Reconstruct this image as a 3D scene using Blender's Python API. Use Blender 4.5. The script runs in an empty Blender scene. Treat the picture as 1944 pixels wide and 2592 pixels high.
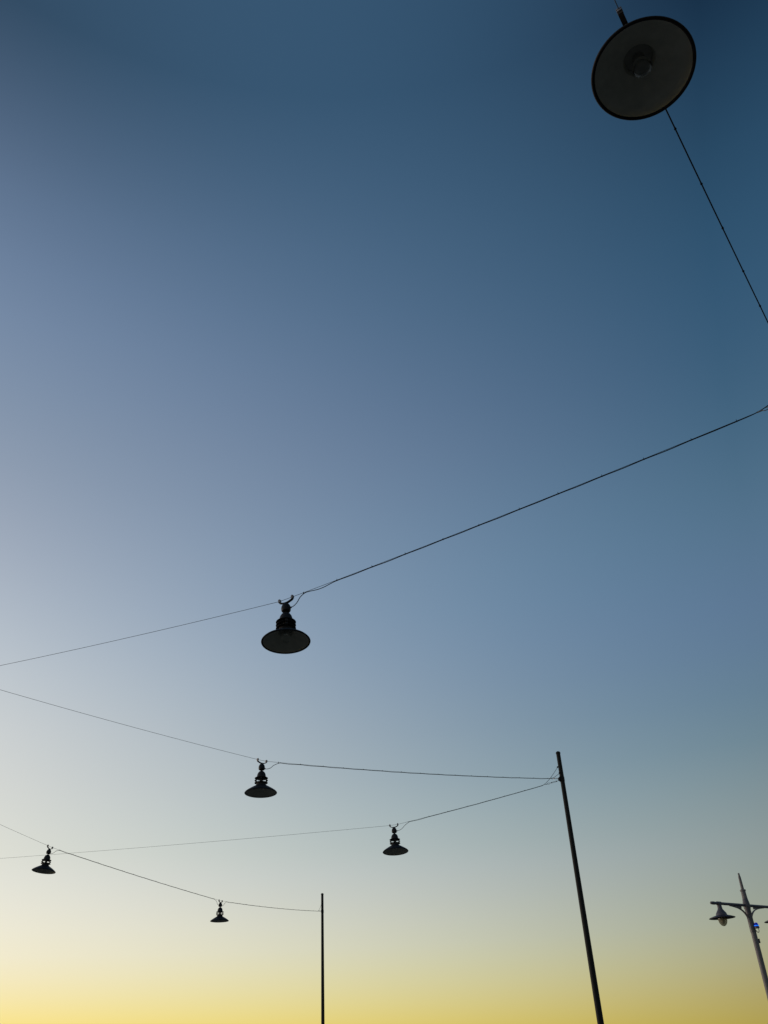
import bpy, bmesh, math, random
from mathutils import Matrix, Vector
random.seed(7)
scene = bpy.context.scene
COL = scene.collection
PI = math.pi

# ------------------------------------------------------------------ camera
# Standing on a promenade, 1.6 m eye height, camera tipped up 33 degrees and rolled 3 degrees.
EYE = 1.6
cam_data = bpy.data.cameras.new('camera')
cam = bpy.data.objects.new('camera', cam_data)
COL.objects.link(cam)
cam_data.sensor_fit = 'VERTICAL'
cam_data.sensor_height = 36.0
cam_data.lens = 36.0 * 2150 / 2592
cam_data.clip_start = 0.05
cam_data.clip_end = 6000
AX = [[0.998593, 0.053020, 0.0], [0.028939, -0.545038, 0.837912], [-0.044426, 0.836733, 0.545806]]
cam.matrix_world = Matrix([[AX[i][0], AX[i][1], -AX[i][2], (0, 0, EYE)[i]] for i in range(3)] + [[0, 0, 0, 1]])
scene.camera = cam

# ------------------------------------------------------------------ sky
# Clear dusk sky: Nishita twilight plus measured colours of the afterglow by height above the
# horizon, brighter towards the set sun (beyond the left of the picture).
SUN_AZ = -75.0
SUN_EL = 2.0
ELEV = [0.0, 0.02, 0.04, 0.055, 0.07, 0.0875, 0.105, 0.127, 0.15, 0.175, 0.2, 0.235, 0.27, 0.315, 0.36, 0.4, 0.44, 0.48, 0.52, 0.56, 0.6, 0.64, 0.68, 0.72, 0.765, 0.81, 0.86]
SUNWARD = [[0.977, 0.6949, 0.001], [0.9476, 0.7073, 0.088], [0.9231, 0.7221, 0.1895], [0.9059, 0.7391, 0.2903], [0.893, 0.7578, 0.3965], [0.8803, 0.7759, 0.5033], [0.8639, 0.7863, 0.5853], [0.8373, 0.7817, 0.6283], [0.798, 0.7611, 0.6464], [0.7546, 0.7325, 0.6452], [0.7134, 0.7018, 0.619], [0.6782, 0.6723, 0.614], [0.6447, 0.6447, 0.6097], [0.5959, 0.6103, 0.6029], [0.5357, 0.5665, 0.5875], [0.4763, 0.516, 0.5599], [0.4203, 0.4617, 0.5214], [0.3688, 0.41, 0.4803], [0.3201, 0.3641, 0.4412], [0.2761, 0.3261, 0.4094], [0.24, 0.2969, 0.3888], [0.2107, 0.2727, 0.3762], [0.1858, 0.2486, 0.3603], [0.1566, 0.2136, 0.3221], [0.1166, 0.1599, 0.2476], [0.0647, 0.0871, 0.1367], [0.0044, 0.001, 0.001]]
MIDDLE = [[0.6914, 0.5162, 0.0135], [0.6826, 0.5437, 0.1027], [0.6699, 0.5659, 0.191], [0.6526, 0.5793, 0.26], [0.6299, 0.5842, 0.3241], [0.6021, 0.581, 0.3887], [0.5714, 0.5681, 0.4378], [0.5363, 0.545, 0.4616], [0.4942, 0.5153, 0.471], [0.4495, 0.4863, 0.4699], [0.4016, 0.4551, 0.4482], [0.3533, 0.4176, 0.4347], [0.3114, 0.3793, 0.419], [0.2736, 0.3442, 0.4076], [0.2423, 0.317, 0.401], [0.2181, 0.2969, 0.3942], [0.1976, 0.2792, 0.3826], [0.1812, 0.2618, 0.3673], [0.1659, 0.2421, 0.3473], [0.1508, 0.2208, 0.3248], [0.1359, 0.201, 0.3037], [0.1191, 0.1825, 0.2842], [0.1029, 0.1664, 0.2658], [0.0865, 0.1496, 0.2447], [0.0693, 0.1296, 0.2175], [0.0512, 0.1061, 0.1839], [0.0321, 0.0799, 0.1454]]
AWAY = [[0.3486, 0.2789, 0.0583], [0.3256, 0.271, 0.0799], [0.3089, 0.2689, 0.1087], [0.2995, 0.2731, 0.1371], [0.2906, 0.279, 0.1674], [0.2764, 0.282, 0.1971], [0.2592, 0.281, 0.2197], [0.2436, 0.2775, 0.2349], [0.2318, 0.2725, 0.2496], [0.2204, 0.2657, 0.2626], [0.2009, 0.2531, 0.2619], [0.1683, 0.232, 0.2606], [0.1336, 0.207, 0.2565], [0.1113, 0.1858, 0.2596], [0.1019, 0.1726, 0.2656], [0.0959, 0.1654, 0.2638], [0.0874, 0.1589, 0.2514], [0.0764, 0.1493, 0.2331], [0.064, 0.135, 0.2126], [0.0517, 0.1181, 0.193], [0.0411, 0.1025, 0.1765], [0.0329, 0.0905, 0.1633], [0.0268, 0.0808, 0.1505], [0.0213, 0.0699, 0.1333], [0.0153, 0.0547, 0.1078], [0.0085, 0.0351, 0.074], [0.001, 0.0121, 0.0342]]
world = bpy.data.worlds.new('World')
scene.world = world
world.use_nodes = True
nt = world.node_tree
bg = nt.nodes['Background']
sky = nt.nodes.new('ShaderNodeTexSky')
sky.sky_type = 'NISHITA'
sky.sun_disc = False
sky.sun_elevation = math.radians(SUN_EL)
sky.sun_rotation = math.radians(SUN_AZ)
sky.dust_density = 1.0
sky.ozone_density = 2.0


def wmath(op, a, b=None, clamp=False):
    n = nt.nodes.new('ShaderNodeMath')
    n.operation = op
    n.use_clamp = clamp
    for k, v in enumerate((a, b)):
        if v is None:
            continue
        if isinstance(v, (int, float)):
            n.inputs[k].default_value = v
        else:
            nt.links.new(v, n.inputs[k])
    return n.outputs[0]


def ramp(cols, fac):
    n = nt.nodes.new('ShaderNodeValToRGB')
    cr = n.color_ramp
    cr.interpolation = 'LINEAR'
    while len(cr.elements) < len(cols):
        cr.elements.new(0.5)
    for e, z, c in zip(cr.elements, ELEV, cols):
        e.position = z
    for e, c in zip(cr.elements, cols):
        e.color = (c[0], c[1], c[2], 1)
    nt.links.new(fac, n.inputs[0])
    return n.outputs[0]


tc = nt.nodes.new('ShaderNodeTexCoord')
sep = nt.nodes.new('ShaderNodeSeparateXYZ')
nt.links.new(tc.outputs['Generated'], sep.inputs[0])
toward = wmath('ADD', wmath('MULTIPLY', sep.outputs[0], -0.98542), wmath('MULTIPLY', sep.outputs[1], 0.17007))
t = wmath('MINIMUM', wmath('MAXIMUM', wmath('DIVIDE', wmath('SUBTRACT', toward, 0.17), 0.42), -1.0), 1.0)
zz = sep.outputs[2]
w_sun = wmath('MULTIPLY', wmath('MULTIPLY', t, wmath('ADD', t, 1.0)), 0.5)
w_away = wmath('MULTIPLY', wmath('MULTIPLY', t, wmath('SUBTRACT', t, 1.0)), 0.5)
w_mid = wmath('SUBTRACT', 1.0, wmath('MULTIPLY', t, t))


def vec(op, a, b):
    n = nt.nodes.new('ShaderNodeVectorMath')
    n.operation = op
    nt.links.new(a, n.inputs[0])
    k = 'Scale' if op == 'SCALE' else 1
    if isinstance(b, float):
        n.inputs[k].default_value = b
    else:
        nt.links.new(b, n.inputs[k])
    return n.outputs[0]


tot = vec('SCALE', sky.outputs[0], 0.040)
for cols, w in ((SUNWARD, w_sun), (MIDDLE, w_mid), (AWAY, w_away)):
    tot = vec('ADD', tot, vec('SCALE', ramp(cols, zz), w))
nt.links.new(tot, bg.inputs['Color'])
bg.inputs['Strength'].default_value = 1.0

# ------------------------------------------------------------------ sun (its last light, very weak)
sun_data = bpy.data.lights.new('sun', 'SUN')
sun_data.energy = 1.1
sun_data.angle = math.radians(6)
sun_data.color = (1.0, 0.82, 0.70)
sun = bpy.data.objects.new('sun', sun_data)
COL.objects.link(sun)
az, el = math.radians(SUN_AZ), math.radians(SUN_EL)
to_sun = Vector((math.sin(az) * math.cos(el), math.cos(az) * math.cos(el), math.sin(el)))
sun.rotation_euler = to_sun.to_track_quat('Z', 'Y').to_euler()
sun.location = (-30, 10, 12)

vs = scene.view_settings
vs.view_transform = 'Standard'
vs.look = 'None'
vs.exposure = 0.0
vs.gamma = 1.0
vs.use_curve_mapping = False


# ------------------------------------------------------------------ materials
def mat(name, color, rough=0.5, metal=0.0, var=0.25, scale=12.0, bump=0.0, trans=0.0, ior=1.45, spec=0.5):
    m = bpy.data.materials.new(name)
    m.use_nodes = True
    t = m.node_tree
    b = t.nodes['Principled BSDF']
    b.inputs['Roughness'].default_value = rough
    b.inputs['Metallic'].default_value = metal
    b.inputs['IOR'].default_value = ior
    b.inputs['Specular IOR Level'].default_value = spec
    b.inputs['Transmission Weight'].default_value = trans
    b.inputs['Base Color'].default_value = (*color, 1)
    if var > 0:
        co = t.nodes.new('ShaderNodeTexCoord')
        no = t.nodes.new('ShaderNodeTexNoise')
        no.inputs['Scale'].default_value = scale
        no.inputs['Detail'].default_value = 5
        t.links.new(co.outputs['Object'], no.inputs['Vector'])
        cr = t.nodes.new('ShaderNodeValToRGB')
        cr.color_ramp.elements[0].position = 0.3
        cr.color_ramp.elements[1].position = 0.7
        lo = [c * (1 - var) for c in color]
        hi = [min(1, c * (1 + var)) for c in color]
        cr.color_ramp.elements[0].color = (*lo, 1)
        cr.color_ramp.elements[1].color = (*hi, 1)
        t.links.new(no.outputs['Fac'], cr.inputs[0])
        t.links.new(cr.outputs[0], b.inputs['Base Color'])
        rr = t.nodes.new('ShaderNodeMapRange')
        rr.inputs['To Min'].default_value = max(0.02, rough - 0.12)
        rr.inputs['To Max'].default_value = min(1, rough + 0.12)
        t.links.new(no.outputs['Fac'], rr.inputs['Value'])
        t.links.new(rr.outputs[0], b.inputs['Roughness'])
        if bump > 0:
            bp = t.nodes.new('ShaderNodeBump')
            bp.inputs['Strength'].default_value = bump
            bp.inputs['Distance'].default_value = 0.01
            t.links.new(no.outputs['Fac'], bp.inputs['Height'])
            t.links.new(bp.outputs[0], b.inputs['Normal'])
    return m


M_LAMP = mat('lamp_black_paint', (0.016, 0.015, 0.017), 0.55, var=0.3, scale=30, spec=0.2)
M_ENAMEL = mat('reflector_enamel', (0.50, 0.48, 0.41), 0.5, var=0.10, scale=14)
M_SOCKET = mat('lampholder_ceramic', (0.30, 0.29, 0.26), 0.6, var=0.2)
M_GLASS = mat('bulb_glass', (0.95, 0.96, 0.95), 0.03, var=0, trans=1.0, ior=1.45)
M_GALV = mat('galvanised_steel', (0.22, 0.20, 0.20), 0.45, metal=0.7, var=0.25, scale=40)
M_WIRE = mat('steel_wire', (0.02, 0.02, 0.024), 0.6, metal=0.0, var=0.2, scale=60)
M_CABLE = mat('black_rubber', (0.004, 0.004, 0.006), 0.7, var=0.2, scale=60, spec=0.15)
M_POLE = mat('pole_black_paint', (0.010, 0.010, 0.010), 0.6, var=0.3, scale=6, spec=0.2)
M_POST = mat('post_grey_paint', (0.13, 0.118, 0.128), 0.5, var=0.05, scale=5)
M_LANT = mat('lantern_grey_paint', (0.075, 0.068, 0.085), 0.45, var=0.06, scale=8)
M_SHADE = mat('lantern_shade_paint', (0.035, 0.025, 0.035), 0.45, var=0.15, scale=8)
M_BOWLBULB = mat('frosted_bulb', (0.80, 0.76, 0.68), 0.4, var=0.05)
M_BLUE = mat('blue_lens', (0.01, 0.02, 0.30), 0.25, var=0.1)
M_BOWL = bpy.data.materials.new('lantern_glass')
M_BOWL.use_nodes = True
_t = M_BOWL.node_tree
_p = _t.nodes['Principled BSDF']
_p.inputs['Base Color'].default_value = (0.30, 0.29, 0.24, 1)
_p.inputs['Roughness'].default_value = 0.15
_tr = _t.nodes.new('ShaderNodeBsdfTransparent')
_tr.inputs[0].default_value = (0.80, 0.79, 0.74, 1)
_mx = _t.nodes.new('ShaderNodeMixShader')
_mx.inputs[0].default_value = 0.32
_t.links.new(_tr.outputs[0], _mx.inputs[1])
_t.links.new(_p.outputs[0], _mx.inputs[2])
_t.links.new(_mx.outputs[0], _t.nodes['Material Output'].inputs['Surface'])
M_GROUND = mat('promenade_asphalt', (0.085, 0.076, 0.060), 0.85, var=0.3, scale=3.0, bump=0.2)
M_BLUELIT = mat('blue_light_tube', (0.02, 0.15, 0.9), 0.3, var=0)
_b = M_BLUELIT.node_tree.nodes['Principled BSDF']
_b.inputs['Emission Color'].default_value = (0.0, 0.22, 1.0, 1)
_b.inputs['Emission Strength'].default_value = 1.0
_b = M_BLUE.node_tree.nodes['Principled BSDF']
_b.inputs['Emission Color'].default_value = (0.0, 0.004, 0.30, 1)
_b.inputs['Emission Strength'].default_value = 0.45


# ------------------------------------------------------------------ mesh helpers
def link(name, me, m, parent=None, smooth=True):
    if m is not None:
        me.materials.append(m)
    if smooth:
        for p in me.polygons:
            p.use_smooth = True
        try:
            me.set_sharp_from_angle(angle=math.radians(35))
        except Exception:
            pass
    o = bpy.data.objects.new(name, me)
    COL.objects.link(o)
    o.parent = parent
    return o


def tag(o, label, cat, group=None):
    o['label'] = label
    o['category'] = cat
    if group:
        o['group'] = group
    return o


def empty(name, loc=(0, 0, 0), rot=(0, 0, 0)):
    o = bpy.data.objects.new(name, None)
    o.empty_display_size = 0.1
    COL.objects.link(o)
    o.location = loc
    o.rotation_euler = rot
    return o


def lathe_mesh(name, prof, seg=48, closed=False):
    """prof: (r, z) points revolved about z; closed joins the last point to the first."""
    v, f = [], []
    for r, z in prof:
        for k in range(seg):
            a = 2 * PI * k / seg
            v.append((r * math.cos(a), r * math.sin(a), z))
    n = len(prof)
    for i in range(n if closed else n - 1):
        j = (i + 1) % n
        for k in range(seg):
            k2 = (k + 1) % seg
            f.append((i * seg + k, i * seg + k2, j * seg + k2, j * seg + k))
    if not closed:
        if prof[0][0] > 1e-4:
            f.append(tuple(reversed(range(seg))))
        if prof[-1][0] > 1e-4:
            f.append(tuple((n - 1) * seg + k for k in range(seg)))
    me = bpy.data.meshes.new(name)
    me.from_pydata(v, [], f)
    bm = bmesh.new()
    bm.from_mesh(me)
    bmesh.ops.remove_doubles(bm, verts=bm.verts, dist=1e-5)
    bmesh.ops.recalc_face_normals(bm, faces=bm.faces)
    bm.to_mesh(me)
    bm.free()
    return me


def tube_mesh(name, pts, radius, seg=8, caps=True):
    """round tube along pts; radius a number or a list."""
    pts = [Vector(p) for p in pts]
    n = len(pts)
    rad = radius if isinstance(radius, (list, tuple)) else [radius] * n
    v, f = [], []
    t0 = (pts[1] - pts[0]).normalized()
    ref = Vector((0, 0, 1)) if abs(t0.z) < 0.9 else Vector((1, 0, 0))
    u = t0.cross(ref).normalized()
    for i in range(n):
        t = (pts[min(i + 1, n - 1)] - pts[max(i - 1, 0)]).normalized()
        u = (u - t * u.dot(t)).normalized()
        w = t.cross(u)
        for k in range(seg):
            a = 2 * PI * k / seg
            v.append(pts[i] + (u * math.cos(a) + w * math.sin(a)) * rad[i])
    for i in range(n - 1):
        for k in range(seg):
            k2 = (k + 1) % seg
            f.append((i * seg + k, i * seg + k2, (i + 1) * seg + k2, (i + 1) * seg + k))
    if caps:
        f.append(tuple(reversed(range(seg))))
        f.append(tuple((n - 1) * seg + k for k in range(seg)))
    me = bpy.data.meshes.new(name)
    me.from_pydata([tuple(p) for p in v], [], f)
    return me


def ribbon_mesh(name, pts, wid, thick, up=(0, 1, 0)):
    """flat bar: rectangular section swept along pts; wid runs along up."""
    pts = [Vector(p) for p in pts]
    up = Vector(up)
    n = len(pts)
    v, f = [], []
    for i in range(n):
        t = (pts[min(i + 1, n - 1)] - pts[max(i - 1, 0)]).normalized()
        s = t.cross(up).normalized()
        for a, b in ((1, 1), (-1, 1), (-1, -1), (1, -1)):
            v.append(pts[i] + up * (a * wid / 2) + s * (b * thick / 2))
    for i in range(n - 1):
        for k in range(4):
            k2 = (k + 1) % 4
            f.append((i * 4 + k, i * 4 + k2, i * 4 + 4 + k2, i * 4 + 4 + k))
    f.append((3, 2, 1, 0))
    f.append(tuple((n - 1) * 4 + k for k in range(4)))
    me = bpy.data.meshes.new(name)
    me.from_pydata([tuple(p) for p in v], [], f)
    bm = bmesh.new()
    bm.from_mesh(me)
    bmesh.ops.recalc_face_normals(bm, faces=bm.faces)
    bm.to_mesh(me)
    bm.free()
    return me


def box_mesh(name, size, center=(0, 0, 0), bevel=0.0, taper=1.0):
    bm = bmesh.new()
    bmesh.ops.create_cube(bm, size=1)
    for p in bm.verts:
        s = taper if p.co.z > 0 else 1.0
        p.co = Vector((p.co.x * size[0] * s, p.co.y * size[1] * s, p.co.z * size[2]))
    if bevel > 0:
        bmesh.ops.bevel(bm, geom=list(bm.edges), offset=bevel, segments=2, affect='EDGES', profile=0.6)
    for p in bm.verts:
        p.co += Vector(center)
    me = bpy.data.meshes.new(name)
    bm.to_mesh(me)
    bm.free()
    return me


def join_meshes(name, meshes):
    bm = bmesh.new()
    for m in meshes:
        bm.from_mesh(m)
        bpy.data.meshes.remove(m)
    me = bpy.data.meshes.new(name)
    bm.to_mesh(me)
    bm.free()
    return me


def copy_tree(o, parent=None):
    c = o.copy()
    COL.objects.link(c)
    c.parent = parent
    for ch in list(o.children):
        copy_tree(ch, c)
    return c


# ------------------------------------------------------------------ ground
bm = bmesh.new()
S = 3000.0
bmesh.ops.create_grid(bm, x_segments=2, y_segments=2, size=S)
me = bpy.data.meshes.new('ground')
bm.to_mesh(me)
bm.free()
ground = link('ground', me, M_GROUND, smooth=False)
ground['kind'] = 'structure'
ground['label'] = 'dark asphalt promenade surface below the lamps'

# ------------------------------------------------------------------ places
D = 0.6                                    # diameter of a lamp shade
RIM = EYE + 4.36                           # height of the rims
WZ = 1.015                                  # wire above the rim, in shade diameters
P_RIGHT = Vector((4.17, 6.48, 0))          # the pole beyond the right edge
P_TALL = Vector((4.02, 21.17, 0))
P_FAR = Vector((-3.443, 38.61, 0))
P_LEFT = Vector((-6.63, 11.86, 0))         # poles beyond the left edge
P_BACK = Vector((-1.75, -2.3, 0))
P_SIDE = Vector((-10.75, 14.9, 0))
P_CORNER = Vector((-15.2, 25.9, 0))
H_RIGHT, H_TALL, H_FAR, H_LEFT, H_BACK, H_SIDE, H_CORNER = [EYE + h for h in (5.34, 5.7, 5.5, 5.2, 6.0, 5.55, 5.5)]


# ------------------------------------------------------------------ poles
def pole(loc, attach, label, dirs, r_top=0.050, r_bot=0.078, extra=0.69, gl=0.15, group='black steel poles that carry the lamp wires'):
    h = attach + extra
    o = empty('steel_pole', loc)
    link('shaft', lathe_mesh('shaft', [(r_bot, 0), (r_bot * 0.97, 0.5), (r_top + 0.0008, h - 0.06), (r_top, h - 0.02)], 32), M_POLE, o)
    link('cap', lathe_mesh('cap', [(r_top + 0.007, h - 0.03), (r_top + 0.008, h - 0.008), (r_top + 0.002, h + 0.012),
                                   (r_top * 0.5, h + 0.03), (0.0, h + 0.034)], 32), M_POLE, o)
    link('base_plate', lathe_mesh('base_plate', [(0.19, 0.004), (0.19, 0.02), (0.10, 0.03), (0.092, 0.12), (0.08, 0.13)], 24), M_POLE, o)
    rr = r_bot + (r_top - r_bot) * attach / h
    link('band', lathe_mesh('band', [(rr + 0.001, attach - 0.06), (rr + 0.006, attach - 0.055), (rr + 0.006, attach + 0.055), (rr + 0.001, attach + 0.06)], 24), M_POLE, o)
    for k, d in enumerate(dirs):
        d = Vector((d[0] - loc[0], d[1] - loc[1], 0)).normalized()
        s = d.cross(Vector((0, 0, 1)))
        # eye plate that the wire hooks on: a gusset welded to the shaft
        prof = [(rr - 0.01, -0.075), (rr + 0.012, -0.06), (rr + 0.05, -0.022), (rr + 0.05, 0.022), (rr + 0.012, 0.06), (rr - 0.01, 0.075)]
        v = [d * x + s * t + Vector((0, 0, attach + z)) for t in (-0.006, 0.006) for x, z in prof]
        n = len(prof)
        f = [tuple(range(n)), tuple(reversed(range(n, 2 * n)))] + [(i, (i + 1) % n, n + (i + 1) % n, n + i) for i in range(n)]
        me = bpy.data.meshes.new('eye_plate')
        me.from_pydata([tuple(p) for p in v], [], f)
        bm = bmesh.new(); bm.from_mesh(me); bmesh.ops.recalc_face_normals(bm, faces=bm.faces); bm.to_mesh(me); bm.free()
        link('eye_plate', me, M_POLE, o, smooth=False)
        # gland where the lamp cable enters the shaft
        z = attach + gl + 0.155 * k
        rg = r_bot + (r_top - r_bot) * z / h
        p0 = d * (rg - 0.01) + Vector((0, 0, z))
        p1 = d * (rg + 0.02) + Vector((0, 0, z - 0.005))
        p2 = d * (rg + 0.028) + Vector((0, 0, z - 0.028))
        link('cable_gland', tube_mesh('cable_gland', [p0, p1, p2], [0.016, 0.017, 0.012], 10), M_POLE, o)
    tag(o, label, 'pole', group)
    return o


def gland_point(loc, attach, target, k, r_top=0.050, r_bot=0.078, extra=0.69, gl=0.15):
    h = attach + extra
    z = attach + gl + 0.155 * k
    rg = r_bot + (r_top - r_bot) * z / h
    d = Vector((target[0] - loc[0], target[1] - loc[1], 0)).normalized()
    return Vector((loc[0], loc[1], 0)) + d * (rg + 0.028) + Vector((0, 0, z - 0.03))


# lamps: rim centre (x, y, z), pole or lamp its cable runs to, pole at the other end, lean
L1 = Vector((1.657, 2.810, RIM + 0.465))
L2 = Vector((-1.278, 9.50, RIM + 0.022))
L3 = Vector((-2.560, 15.98, RIM - 0.015))
L4 = Vector((-0.150, 20.85, RIM - 0.20))
L5 = Vector((-6.06, 30.30, RIM - 0.165))
L6 = Vector((-9.30, 23.26, RIM + 0.26))

pole(P_TALL, H_TALL, 'tall leaning black pole left of the grey street lamp, two wires fixed to it', [L3, L4], extra=0.655)
pole(P_FAR, H_FAR, 'thin upright black pole rising from the bottom edge, farthest away, one wire', [L5], extra=0.67, gl=0.33)
pole(P_RIGHT, H_RIGHT, 'black pole just beyond the right edge holding wires of the two nearest lamps', [L2, L1])
pole(P_LEFT, H_LEFT, 'black pole beyond the left edge where two wires meet', [L2, L3])
pole(P_BACK, H_BACK, 'black pole behind the viewer holding the wire of the nearest lamp', [L1])
pole(P_SIDE, H_SIDE, 'black pole beyond the left edge holding the wire of the lowest two lamps', [L6])
pole(P_CORNER, H_CORNER, 'black pole beyond the left edge at the far end of a long single wire', [L4])


# ------------------------------------------------------------------ pendant lamp
def P(*pts):
    return [(r * D, z * D) for r, z in pts]


def make_lamp():
    o = empty('pendant_lamp')
    # shade: spun metal cone with a short neck, wall of real thickness, rolled rim
    outer = P((0.150, 0.300), (0.147, 0.250), (0.155, 0.228), (0.190, 0.206), (0.26, 0.166), (0.34, 0.119), (0.42, 0.068), (0.465, 0.036), (0.488, 0.014), (0.492, 0.002))
    inner = P((0.478, 0.002), (0.455, 0.030), (0.41, 0.060), (0.33, 0.110), (0.25, 0.158), (0.18, 0.198), (0.158, 0.212), (0.140, 0.300))
    shade = link('shade', lathe_mesh('shade', outer + inner, 72, closed=True), M_LAMP, o)
    rim = []
    for k in range(12):
        a = 2 * PI * k / 12
        rim.append(((0.483 + 0.018 * math.cos(a)) * D, (-0.004 + 0.011 * math.sin(a)) * D))
    link('rim', lathe_mesh('rim', rim, 72, closed=True), M_LAMP, shade)
    refl = P((0.468, 0.004), (0.448, 0.0285), (0.405, 0.0575), (0.325, 0.1075), (0.245, 0.1555), (0.175, 0.195), (0.157, 0.206), (0.139, 0.268))
    refl2 = P((0.1395, 0.268), (0.1577, 0.2075), (0.176, 0.1975), (0.2465, 0.158), (0.3265, 0.110), (0.4065, 0.060), (0.450, 0.031), (0.4685, 0.006))
    link('reflector', lathe_mesh('reflector', refl + refl2, 72, closed=True), M_ENAMEL, shade)
    # lampholder and bulb
    hold = link('lampholder', lathe_mesh('lampholder', P((0.138, 0.295), (0.138, 0.27), (0.06, 0.262), (0.052, 0.24), (0.050, 0.185), (0.04, 0.178)), 32), M_SOCKET, o)
    link('bulb', lathe_mesh('bulb', P((0.030, 0.190), (0.034, 0.165), (0.060, 0.140), (0.086, 0.105), (0.096, 0.068), (0.090, 0.030), (0.068, -0.004), (0.035, -0.021), (0.0, -0.026)), 40), M_GLASS, o)
    # ventilated gallery: three rings on four posts round a core
    link('core', lathe_mesh('core', P((0.056, 0.298), (0.052, 0.33), (0.052, 0.44), (0.07, 0.47)), 24), M_LAMP, o)
    for k, z in enumerate((0.302, 0.376, 0.450)):
        dz = 0.009
        top = 0.018 if k == 2 else 0.0
        prof = P((0.148 if k < 2 else 0.125, z - dz * 0.6), (0.185, z - dz), (0.203, z - dz * 0.6), (0.208, z), (0.203, z + dz * 0.6), (0.185, z + dz), (0.148 if k < 2 else 0.125, z + dz * 0.8 + top))
        link('ring', lathe_mesh('ring', prof, 48, closed=True), M_LAMP, o)
    for k in range(4):
        a = PI / 2 * k
        b = box_mesh('post', (0.040 * D, 0.052 * D, 0.185 * D), (0.160 * D, 0, 0.376 * D))
        b.transform(Matrix.Rotation(a, 4, 'Z'))
        link('post', b, M_LAMP, o, smooth=False)
    link('cap', lathe_mesh('cap', P((0.10, 0.452), (0.143, 0.456), (0.143, 0.475), (0.139, 0.50), (0.133, 0.55), (0.119, 0.595), (0.092, 0.638), (0.056, 0.668), (0.027, 0.680), (0.021, 0.688)), 40), M_LAMP, o)
    link('stem', lathe_mesh('stem', P((0.021, 0.682), (0.019, 0.695), (0.026, 0.712)), 20), M_LAMP, o)
    zb = -0.018
    box = link('junction_box', lathe_mesh('junction_box', P(*[(r, z + zb) for r, z in ((0.026, 0.720), (0.064, 0.722), (0.091, 0.738), (0.101, 0.765), (0.102, 0.795), (0.096, 0.838), (0.081, 0.878), (0.058, 0.910), (0.038, 0.930), (0.030, 0.940), (0.0, 0.942))]), 16), M_LAMP, o)
    g = tube_mesh('cable_gland', [(0.085 * D, 0, 0.767 * D), (0.125 * D, 0, 0.770 * D), (0.142 * D, 0, 0.772 * D)], [0.019 * D, 0.020 * D, 0.013 * D], 12)
    link('cable_gland', g, M_LAMP, box)
    # hanger: a bent flat bar with a clamp at each end that grips the wire
    pts = [(-0.162, 0, 0.985), (-0.158, 0, 0.965), (-0.13, 0, 0.952), (-0.07, 0, 0.930), (-0.03, 0, 0.922), (0.03, 0, 0.922), (0.07, 0, 0.930), (0.13, 0, 0.952), (0.158, 0, 0.965), (0.162, 0, 0.985)]
    hang = link('hanger', ribbon_mesh('hanger', [tuple(c * D for c in p) for p in pts], 0.055 * D, 0.018 * D), M_LAMP, o, smooth=False)
    for s in (-1, 1):
        link('clamp', join_meshes('clamp', [
            box_mesh('a', (0.052 * D, 0.060 * D, 0.026 * D), (s * 0.160 * D, 0, (WZ - 0.018) * D), 0.003),
            box_mesh('b', (0.052 * D, 0.060 * D, 0.026 * D), (s * 0.160 * D, 0, (WZ + 0.018) * D), 0.003),
            tube_mesh('c', [(s * 0.160 * D, 0.021 * D, (WZ - 0.045) * D), (s * 0.160 * D, 0.021 * D, (WZ + 0.042) * D)], 0.008 * D, 8),
            tube_mesh('d', [(s * 0.160 * D, -0.021 * D, (WZ - 0.045) * D), (s * 0.160 * D, -0.021 * D, (WZ + 0.042) * D)], 0.008 * D, 8)]), M_GALV, hang)
    return o


LAMP_GROUP = 'pendant lamps hung on the wires'
proto = make_lamp()


def place_lamp(o, loc, toward, away, label, lean=(0, 0)):
    d = Vector((toward[0] - away[0], toward[1] - away[1], 0))
    rz = math.atan2(d.y, d.x)
    o.location = loc
    # lean: degrees towards the viewer, and sideways in the viewer's frame
    m = Matrix.Rotation(math.radians(lean[1]), 4, 'Y') @ Matrix.Rotation(math.radians(lean[0]), 4, 'X') @ Matrix.Rotation(rz, 4, 'Z')
    o.rotation_euler = m.to_euler()
    tag(o, label, 'lamp', LAMP_GROUP)
    bpy.context.view_layer.update()
    return m


LAMPS = [
    (L1, P_RIGHT, P_BACK, 'largest black lamp at the top right seen from below into its round shade'),
    (L2, P_RIGHT, P_LEFT, 'black lamp in the middle of the picture showing its oval underside, second largest'),
    (L3, P_TALL, P_LEFT, 'black lamp on the wire that slopes down from the left edge to the tall pole'),
    (L4, P_TALL, P_CORNER, 'black lamp nearest the tall leaning pole, on the lower of its two wires'),
    (L5, P_FAR, L6, 'smallest black lamp just left of the thin upright pole, a cable on each side'),
    (L6, L5, P_SIDE, 'small tilted black lamp nearest the left edge'),
]
LEAN = [(-4.5, 2.8), (-5, -1.5), (-2, 0), (-4.5, -1), (0, 0), (-3, 5)]
TURN = [20, 4, -3, 2, 5, -6]
lamp_objs, lamp_mats = [], []
for i, (loc, tw, aw, label) in enumerate(LAMPS):
    o = proto if i == 0 else copy_tree(proto)
    m = place_lamp(o, loc, tw, aw, label, LEAN[i])
    lamp_objs.append(o)
    # the gallery is turned on its stem at random when a lamp is assembled; only the hanger follows the wire
    turn = math.atan2(tw[1] - aw[1], tw[0] - aw[0])
    for c in o.children:
        if c.name.startswith('post'):
            c.rotation_euler.z = -turn + math.atan2(-loc[0], loc[1]) + math.radians(TURN[i])
    lamp_mats.append(Matrix.Translation(loc) @ m)
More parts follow.
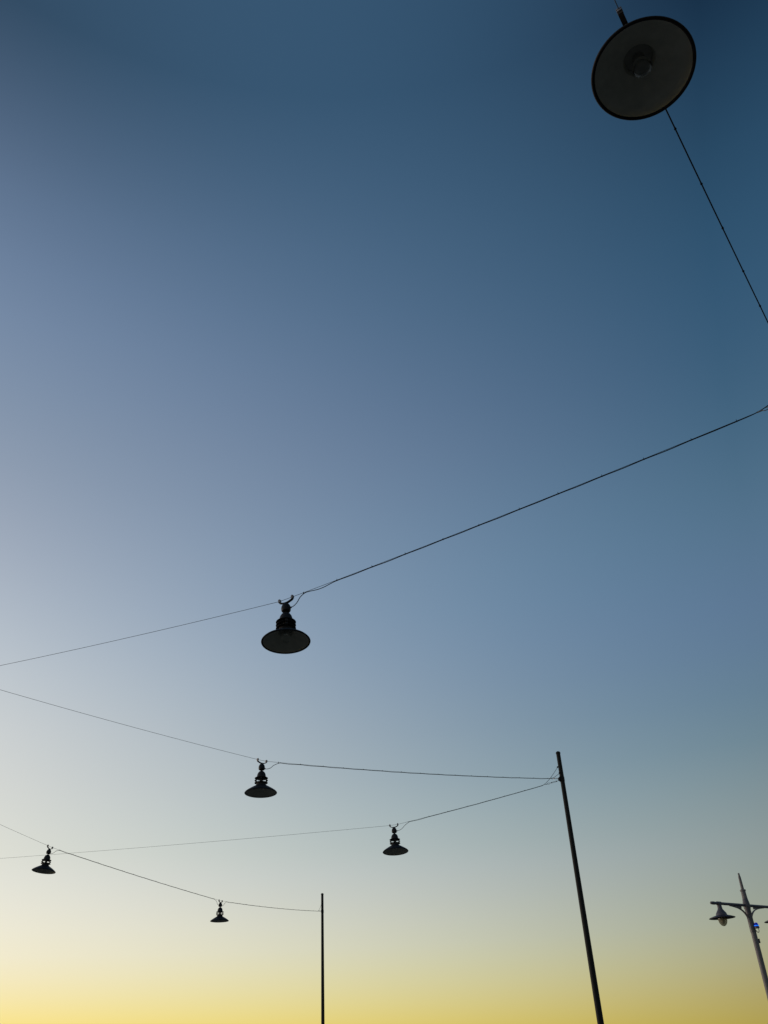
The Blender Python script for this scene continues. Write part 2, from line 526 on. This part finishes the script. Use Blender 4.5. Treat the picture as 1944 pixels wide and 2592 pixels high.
# the smallest lamp passes its supply on: a second gland opposite the first
jb = [c for c in lamp_objs[4].children if c.name.startswith('junction_box')][0]
g2 = tube_mesh('cable_gland', [(-0.085 * D, 0, 0.767 * D), (-0.125 * D, 0, 0.770 * D), (-0.142 * D, 0, 0.772 * D)], [0.019 * D, 0.020 * D, 0.013 * D], 12)
link('cable_gland', g2, M_LAMP, jb)


def lp(i, x, y, z):
    return lamp_mats[i] @ Vector((x * D, y * D, z * D))


# ------------------------------------------------------------------ wires
def span(a, b, sag, n=24):
    a, b = Vector(a), Vector(b)
    return [a.lerp(b, k / n) - Vector((0, 0, 4 * sag * (k / n) * (1 - k / n))) for k in range(n + 1)]


def attach_pt(p, h, target, r=0.055):
    d = Vector((target[0] - p[0], target[1] - p[1], 0)).normalized()
    return Vector((p[0], p[1], h)) + d * (r + 0.04)


def wire_end(p, toward, parent):
    """turnbuckle on the eye plate, then thimble loop and swaged ferrule of the wire."""
    p = Vector(p)
    d = (Vector(toward) - p).normalized()
    s = d.cross(Vector((0, 0, 1))).normalized()
    w = s.cross(d)
    bars = [tube_mesh('a', [p - d * 0.03, p + d * 0.07], 0.0045, 8), tube_mesh('b', [p + d * 0.17, p + d * 0.235], 0.0045, 8)]
    for q in (-1, 1):
        bars.append(tube_mesh('c', [p + d * 0.05 + w * (q * 0.009), p + d * 0.19 + w * (q * 0.009)], 0.004, 6))
    for x in (0.05, 0.19):
        bars.append(tube_mesh('d', [p + d * (x - 0.007), p + d * (x + 0.007)], 0.013, 8))
    link('turnbuckle', join_meshes('turnbuckle', bars), M_GALV, parent)
    pts = []
    for k in range(17):
        a = 2 * PI * k / 16
        pts.append(p + d * (0.262 - 0.032 * math.cos(a)) + w * (0.016 * math.sin(a)))
    link('thimble', tube_mesh('thimble', pts, 0.004, 6), M_GALV, parent)
    q = p + d * 0.29
    link('ferrule', tube_mesh('ferrule', [q, q + d * 0.06], 0.0075, 8), M_GALV, parent)
    return q


WIRE_R = 0.0028
WIRE_GROUP = 'steel wires strung between the poles'
spans = {}          # (lamp, side) -> points from the lamp outwards


def wire(label, start, lamps, end, sags):
    """start/end: (pole, height) ; lamps: (index, sign) in order, sign = which clamp comes first."""
    stops = []
    first = lp(lamps[0][0], 0, 0, WZ)
    last = lp(lamps[-1][0], 0, 0, WZ)
    pa = attach_pt(start[0], start[1], first)
    pb = attach_pt(end[0], end[1], last)
    path, cur = [], pa
    for k, (i, s) in enumerate(lamps):
        c0, c1 = lp(i, s * 0.160, 0, WZ), lp(i, -s * 0.160, 0, WZ)
        sp = span(cur, c0, sags[k])
        spans[(i, s)] = list(reversed(sp))
        if k > 0:
            spans[(lamps[k - 1][0], -lamps[k - 1][1])] = sp
        path += sp
        cur = c1
    sp = span(cur, pb, sags[-1])
    spans[(lamps[-1][0], -lamps[-1][1])] = sp
    path += sp
    o = empty('support_wire', pa)
    tag(o, label, 'wire', WIRE_GROUP)
    qa = wire_end(Vector((0, 0, 0)), path[3] - pa, o)
    qb = wire_end(pb - pa, path[-4] - pa, o)
    mid = [q - pa for q in path if (q - pa).length > 0.34 and (q - pb).length > 0.34]
    link('strand', tube_mesh('strand', [qa] + mid + [qb], WIRE_R, 6), M_WIRE, o)
    return o


wire('thin steel wire over the largest lamp at the top right', (P_BACK, H_BACK), [(0, -1)], (P_RIGHT, H_RIGHT), [0.03, 0.085])
wire('thin steel wire carrying the middle lamp from the left edge up to the right edge', (P_LEFT, H_LEFT), [(1, -1)], (P_RIGHT, H_RIGHT), [0.03, 0.03])
wire('thin steel wire from the left edge down to the upper fixing of the tall pole', (P_LEFT, H_LEFT), [(2, -1)], (P_TALL, H_TALL), [0.03, 0.06])
wire('thin nearly level steel wire ending at the lower fixing of the tall pole', (P_CORNER, H_CORNER), [(3, -1)], (P_TALL, H_TALL - 0.035), [0.05, 0.02])
wire('thin steel wire with the two lowest lamps running to the thin upright pole', (P_SIDE, H_SIDE), [(5, -1), (4, -1)], (P_FAR, H_FAR), [0.03, 0.03, 0.05])

# ------------------------------------------------------------------ power cables with their ties
CABLE_R = 0.0050
CABLE_GROUP = 'black power cables tied along the wires'
tie_me = join_meshes('cable_tie', [
    tube_mesh('a', [(-0.004, 0, -0.005), (0.004, 0, -0.005)], 0.0088, 8),
    box_mesh('b', (0.005, 0.005, 0.014), (0, 0.004, 0.007))])


def resample(pts, step):
    out = [pts[0]]
    for a, b in zip(pts, pts[1:]):
        L = (b - a).length
        n = max(1, int(round(L / step)))
        out += [a.lerp(b, k / n) for k in range(1, n + 1)]
    return out


def smooth_curve(ctrl, n=8):
    """Catmull-Rom through the control points."""
    c = [ctrl[0] * 2 - ctrl[1]] + list(ctrl) + [ctrl[-1] * 2 - ctrl[-2]]
    out = []
    for i in range(1, len(c) - 2):
        p0, p1, p2, p3 = c[i - 1], c[i], c[i + 1], c[i + 2]
        for k in range(n):
            t = k / n
            out.append(0.5 * ((2 * p1) + (p2 - p0) * t + (2 * p0 - 5 * p1 + 4 * p2 - p3) * t * t + (3 * p1 - p0 - 3 * p2 + p3) * t ** 3))
    out.append(ctrl[-1])
    return out


def power_cable(label, i, side, join, end, reach=0.455, tie_step=0.5, slack=0.004, first_slack=0.008, end_leave=0.42, far=None):
    """from the gland of lamp i along its wire to the pole gland `end` (or to lamp far = (j, side))."""
    sp = resample(spans[(i, side)], 0.04)
    dist = [0.0]
    for a, b in zip(sp, sp[1:]):
        dist.append(dist[-1] + (b - a).length)
    tot = dist[-1]
    off = Vector((0, 0, -(WIRE_R + CABLE_R)))
    stop = tot - (end_leave if far is None else join)
    ctrl = [lp(i, side * 0.13, 0, 0.771), lp(i, side * (0.13 + (reach - 0.13) * 0.25), 0, 0.780), lp(i, side * (0.13 + (reach - 0.13) * 0.62), 0.0, 0.835),
            lp(i, side * reach, 0, 0.945)]
    run, ties = [], []
    nt_ = max(2, int(round((stop - join) / tie_step)))
    seg = (stop - join) / nt_
    rnd = random.Random(i * 10 + side)
    sl = [slack * rnd.uniform(0.3, 1.3) for _ in range(nt_)]
    sl[0] = first_slack
    for q, d in zip(sp, dist):
        if join <= d <= stop:
            k = min(nt_ - 1, int((d - join) / seg))
            u = (d - join) / seg - k
            run.append(q + off - Vector((0, 0, sl[k] * math.sin(PI * u) ** 2)))
    for k in range(nt_ + 1):
        d = join + k * seg
        j = min(range(len(dist)), key=lambda a: abs(dist[a] - d))
        j = min(max(j, 1), len(sp) - 2)
        ties.append((sp[j], (sp[j + 1] - sp[j - 1]).normalized()))
    if far is None:
        a = run[-1]
        mid = a.lerp(end, 0.45) - Vector((0, 0, 0.04))
        tail = smooth_curve([run[-4], a, mid, end], 8)[8:]
    else:
        j, sd = far
        tail = smooth_curve([run[-1], lp(j, sd * 0.40, 0, 0.93), lp(j, sd * 0.31, 0, 0.80), lp(j, sd * 0.21, 0, 0.772), lp(j, sd * 0.13, 0, 0.771)], 8)[1:]
    head = smooth_curve(ctrl + [run[0], run[3]], 8)[:-8]
    path = head + run[1:] + tail
    o = link('power_cable', tube_mesh('power_cable', path, CABLE_R, 8), M_CABLE)
    tag(o, label, 'cable', CABLE_GROUP)
    for p, t in ties:
        tie = bpy.data.objects.new('cable_tie', tie_me)
        COL.objects.link(tie)
        tie.parent = o
        x = t
        y = Vector((0, 0, 1)).cross(x).normalized()
        z = x.cross(y)
        sg = rnd.choice((-1, 1))
        tie.matrix_local = Matrix(((x.x, y.x * sg, z.x, p.x), (x.y, y.y * sg, z.y, p.y), (x.z, y.z * sg, z.z, p.z), (0, 0, 0, 1)))
    return o


tie_me.materials.append(M_CABLE)
power_cable('black cable from the largest lamp down to the right edge', 0, 1, 0.25, gland_point(P_RIGHT, H_RIGHT, L1, 1))
power_cable('thick black cable rising from the middle lamp to the right edge', 1, 1, 0.19, gland_point(P_RIGHT, H_RIGHT, L2, 0), reach=0.36, first_slack=0.024, end_leave=0.54)
power_cable('black cable on the upper of the two wires at the tall pole', 2, 1, 0.27, gland_point(P_TALL, H_TALL, L3, 0, extra=0.655), slack=0.006)
power_cable('black cable on the lower of the two wires at the tall pole', 3, 1, 0.27, gland_point(P_TALL, H_TALL, L4, 1, extra=0.655))
power_cable('black cable from the smallest lamp to the thin upright pole', 4, 1, 0.27, gland_point(P_FAR, H_FAR, L5, 0, extra=0.67, gl=0.33), end_leave=0.34)
power_cable('black cable between the two lowest lamps', 5, 1, 0.27, None, far=(4, -1))


# ------------------------------------------------------------------ grey street lamp with two arms
SL = Vector((8.84, 24.26, 0))
ARM_Z = EYE + 3.063
ARM_A = math.radians(35)      # direction of the arms in plan
street = empty('street_lamp', SL, (0, 0, ARM_A))
tag(street, 'grey double-arm street lamp with glass lantern cut off by the lower right edge', 'street lamp')
link('base', lathe_mesh('base', [(0.17, 0.0), (0.17, 0.05), (0.13, 0.10), (0.125, 0.9), (0.14, 0.93), (0.14, 0.97), (0.085, 1.06), (0.078, 1.1)], 32), M_POST, street)
link('shaft', lathe_mesh('shaft', [(0.074, 1.08), (0.066, ARM_Z - 0.62)], 32), M_POST, street)
link('sleeve', lathe_mesh('sleeve', [(0.060, ARM_Z - 0.63), (0.073, ARM_Z - 0.625), (0.073, ARM_Z - 0.60), (0.070, ARM_Z - 0.3), (0.073, ARM_Z - 0.10), (0.085, ARM_Z - 0.06), (0.088, ARM_Z),
                                      (0.085, ARM_Z + 0.05), (0.075, ARM_Z + 0.10), (0.066, ARM_Z + 0.16)], 32), M_LANT, street)
fin = link('mast_top', lathe_mesh('mast_top', [(0.066, ARM_Z + 0.14), (0.058, ARM_Z + 0.36), (0.040, ARM_Z + 0.375), (0.032, ARM_Z + 0.70), (0.024, ARM_Z + 0.705), (0.022, ARM_Z + 0.775), (0.014, ARM_Z + 0.785)], 28), M_POST, street)
link('collar', lathe_mesh('collar', [(0.056, ARM_Z + 0.335), (0.072, ARM_Z + 0.342), (0.072, ARM_Z + 0.375), (0.05, ARM_Z + 0.385)], 28), M_POST, fin)
AO = 1.12        # lantern offset along the arm
arm_pts = [(-1.44, 0, ARM_Z), (-1.42, 0, ARM_Z), (1.42, 0, ARM_Z), (1.44, 0, ARM_Z)]
arm = link('arm', tube_mesh('arm', arm_pts, [0.018, 0.034, 0.034, 0.018], 16), M_LANT, street)
for s in (-1, 1):
    # curved brackets with a web plate between them and the arm
    ctrl = [Vector((s * 0.060, 0, ARM_Z - 0.40)), Vector((s * 0.085, 0, ARM_Z - 0.27)), Vector((s * 0.190, 0, ARM_Z - 0.155)),
            Vector((s * 0.34, 0, ARM_Z - 0.085)), Vector((s * 0.56, 0, ARM_Z - 0.046)), Vector((s * 0.70, 0, ARM_Z - 0.032))]
    link('bracket', ribbon_mesh('bracket', smooth_curve(ctrl, 6), 0.045, 0.018), M_LANT, street, smooth=False)
    web = smooth_curve([Vector((s * 0.24, 0, ARM_Z - 0.085)), Vector((s * 0.36, 0, ARM_Z - 0.070)), Vector((s * 0.62, 0, ARM_Z - 0.044))], 6)
    n = len(web)
    v = [(p.x, y, p.z) for y in (-0.006, 0.006) for p in web] + [(p.x, y, ARM_Z - 0.02) for y in (-0.006, 0.006) for p in web]
    f = []
    for k in range(n - 1):
        f += [(k, k + 1, 2 * n + k + 1, 2 * n + k), (n + k + 1, n + k, 3 * n + k, 3 * n + k + 1), (k + 1, k, n + k, n + k + 1)]
    f += [(0, 2 * n, 3 * n, n), (n - 1, 2 * n - 1, 4 * n - 1, 3 * n - 1)]
    me = bpy.data.meshes.new('web_plate')
    me.from_pydata(v, [], f)
    bm = bmesh.new(); bm.from_mesh(me); bmesh.ops.recalc_face_normals(bm, faces=bm.faces); bm.to_mesh(me); bm.free()
    link('web_plate', me, M_LANT, street, smooth=False)
    # lantern hung under the arm
    x = s * AO
    lan = link('lantern', lathe_mesh('lantern', [(0.0, ARM_Z - 0.02), (0.052, ARM_Z - 0.022), (0.056, ARM_Z - 0.09), (0.060, ARM_Z - 0.13), (0.085, ARM_Z - 0.17), (0.125, ARM_Z - 0.225), (0.142, ARM_Z - 0.275), (0.142, ARM_Z - 0.30)], 36), M_LANT, street)
    lan.location = (x, 0, 0)
    z0 = ARM_Z - 0.30
    link('lantern_shade', lathe_mesh('lantern_shade', [(0.14, z0 + 0.024), (0.22, z0 + 0.004), (0.30, z0 - 0.022), (0.318, z0 - 0.032), (0.318, z0 - 0.040), (0.30, z0 - 0.034), (0.22, z0 - 0.012), (0.12, z0 - 0.004)], 56, closed=True), M_SHADE, lan)
    link('glass_bowl', lathe_mesh('glass_bowl', [(0.112, z0 - 0.004), (0.113, z0 - 0.05), (0.106, z0 - 0.11), (0.088, z0 - 0.16), (0.058, z0 - 0.20), (0.025, z0 - 0.219), (0.0, z0 - 0.223),
                                                  (0.0, z0 - 0.217), (0.023, z0 - 0.213), (0.055, z0 - 0.195), (0.083, z0 - 0.156), (0.100, z0 - 0.108), (0.107, z0 - 0.05), (0.106, z0 - 0.004)], 40), M_BOWL, lan)
    link('bulb', lathe_mesh('bulb', [(0.02, z0 + 0.0), (0.022, z0 - 0.04), (0.042, z0 - 0.07), (0.047, z0 - 0.11), (0.035, z0 - 0.15), (0.0, z0 - 0.165)], 24), M_BOWLBULB, lan)
    cl = link('arm_clamp', tube_mesh('arm_clamp', [(x - 0.075, 0, ARM_Z), (x - 0.07, 0, ARM_Z), (x + 0.07, 0, ARM_Z), (x + 0.075, 0, ARM_Z)], [0.040, 0.046, 0.046, 0.040], 16), M_LANT, street)
    link('arm_end', tube_mesh('arm_end', [(s * 1.30, 0, ARM_Z), (s * 1.37, 0, ARM_Z)], 0.039, 16), M_LANT, arm)

# blue lamp clipped to the shaft of the street lamp
bl = empty('blue_lamp', SL + Vector((0.092, -0.07, ARM_Z - 0.49)))
bl.scale = (0.85, 0.85, 0.95)
tag(bl, 'small glowing blue lamp clipped to the shaft of the grey street lamp', 'lamp')
body = link('housing', lathe_mesh('housing', [(0.072, -0.062), (0.075, -0.052), (0.066, -0.020), (0.0, -0.018)], 20), M_LANT, bl)
link('lens', lathe_mesh('lens', [(0.067, -0.020), (0.064, 0.0), (0.058, 0.035), (0.044, 0.066), (0.020, 0.078), (0.0, 0.080)], 24), M_BLUE, bl)
link('light_band', lathe_mesh('light_band', [(0.0655, -0.004), (0.0675, -0.002), (0.0665, 0.010), (0.064, 0.012)], 24, closed=True), M_BLUELIT, bl)
link('yoke', tube_mesh('yoke', smooth_curve([Vector((0.03, 0, -0.06)), Vector((0.04, 0, -0.11)), Vector((0.02, 0, -0.155)), Vector((-0.02, 0, -0.15)), Vector((-0.05, 0, -0.11)), Vector((-0.10, 0, -0.10))], 6), 0.009, 8), M_LANT, bl)
jx = link('control_box', box_mesh('control_box', (0.035, 0.05, 0.10), (0, 0, 0), 0.005), M_LANT)
jx.parent = street
jx.location = (0.068, -0.045, ARM_Z - 0.83)
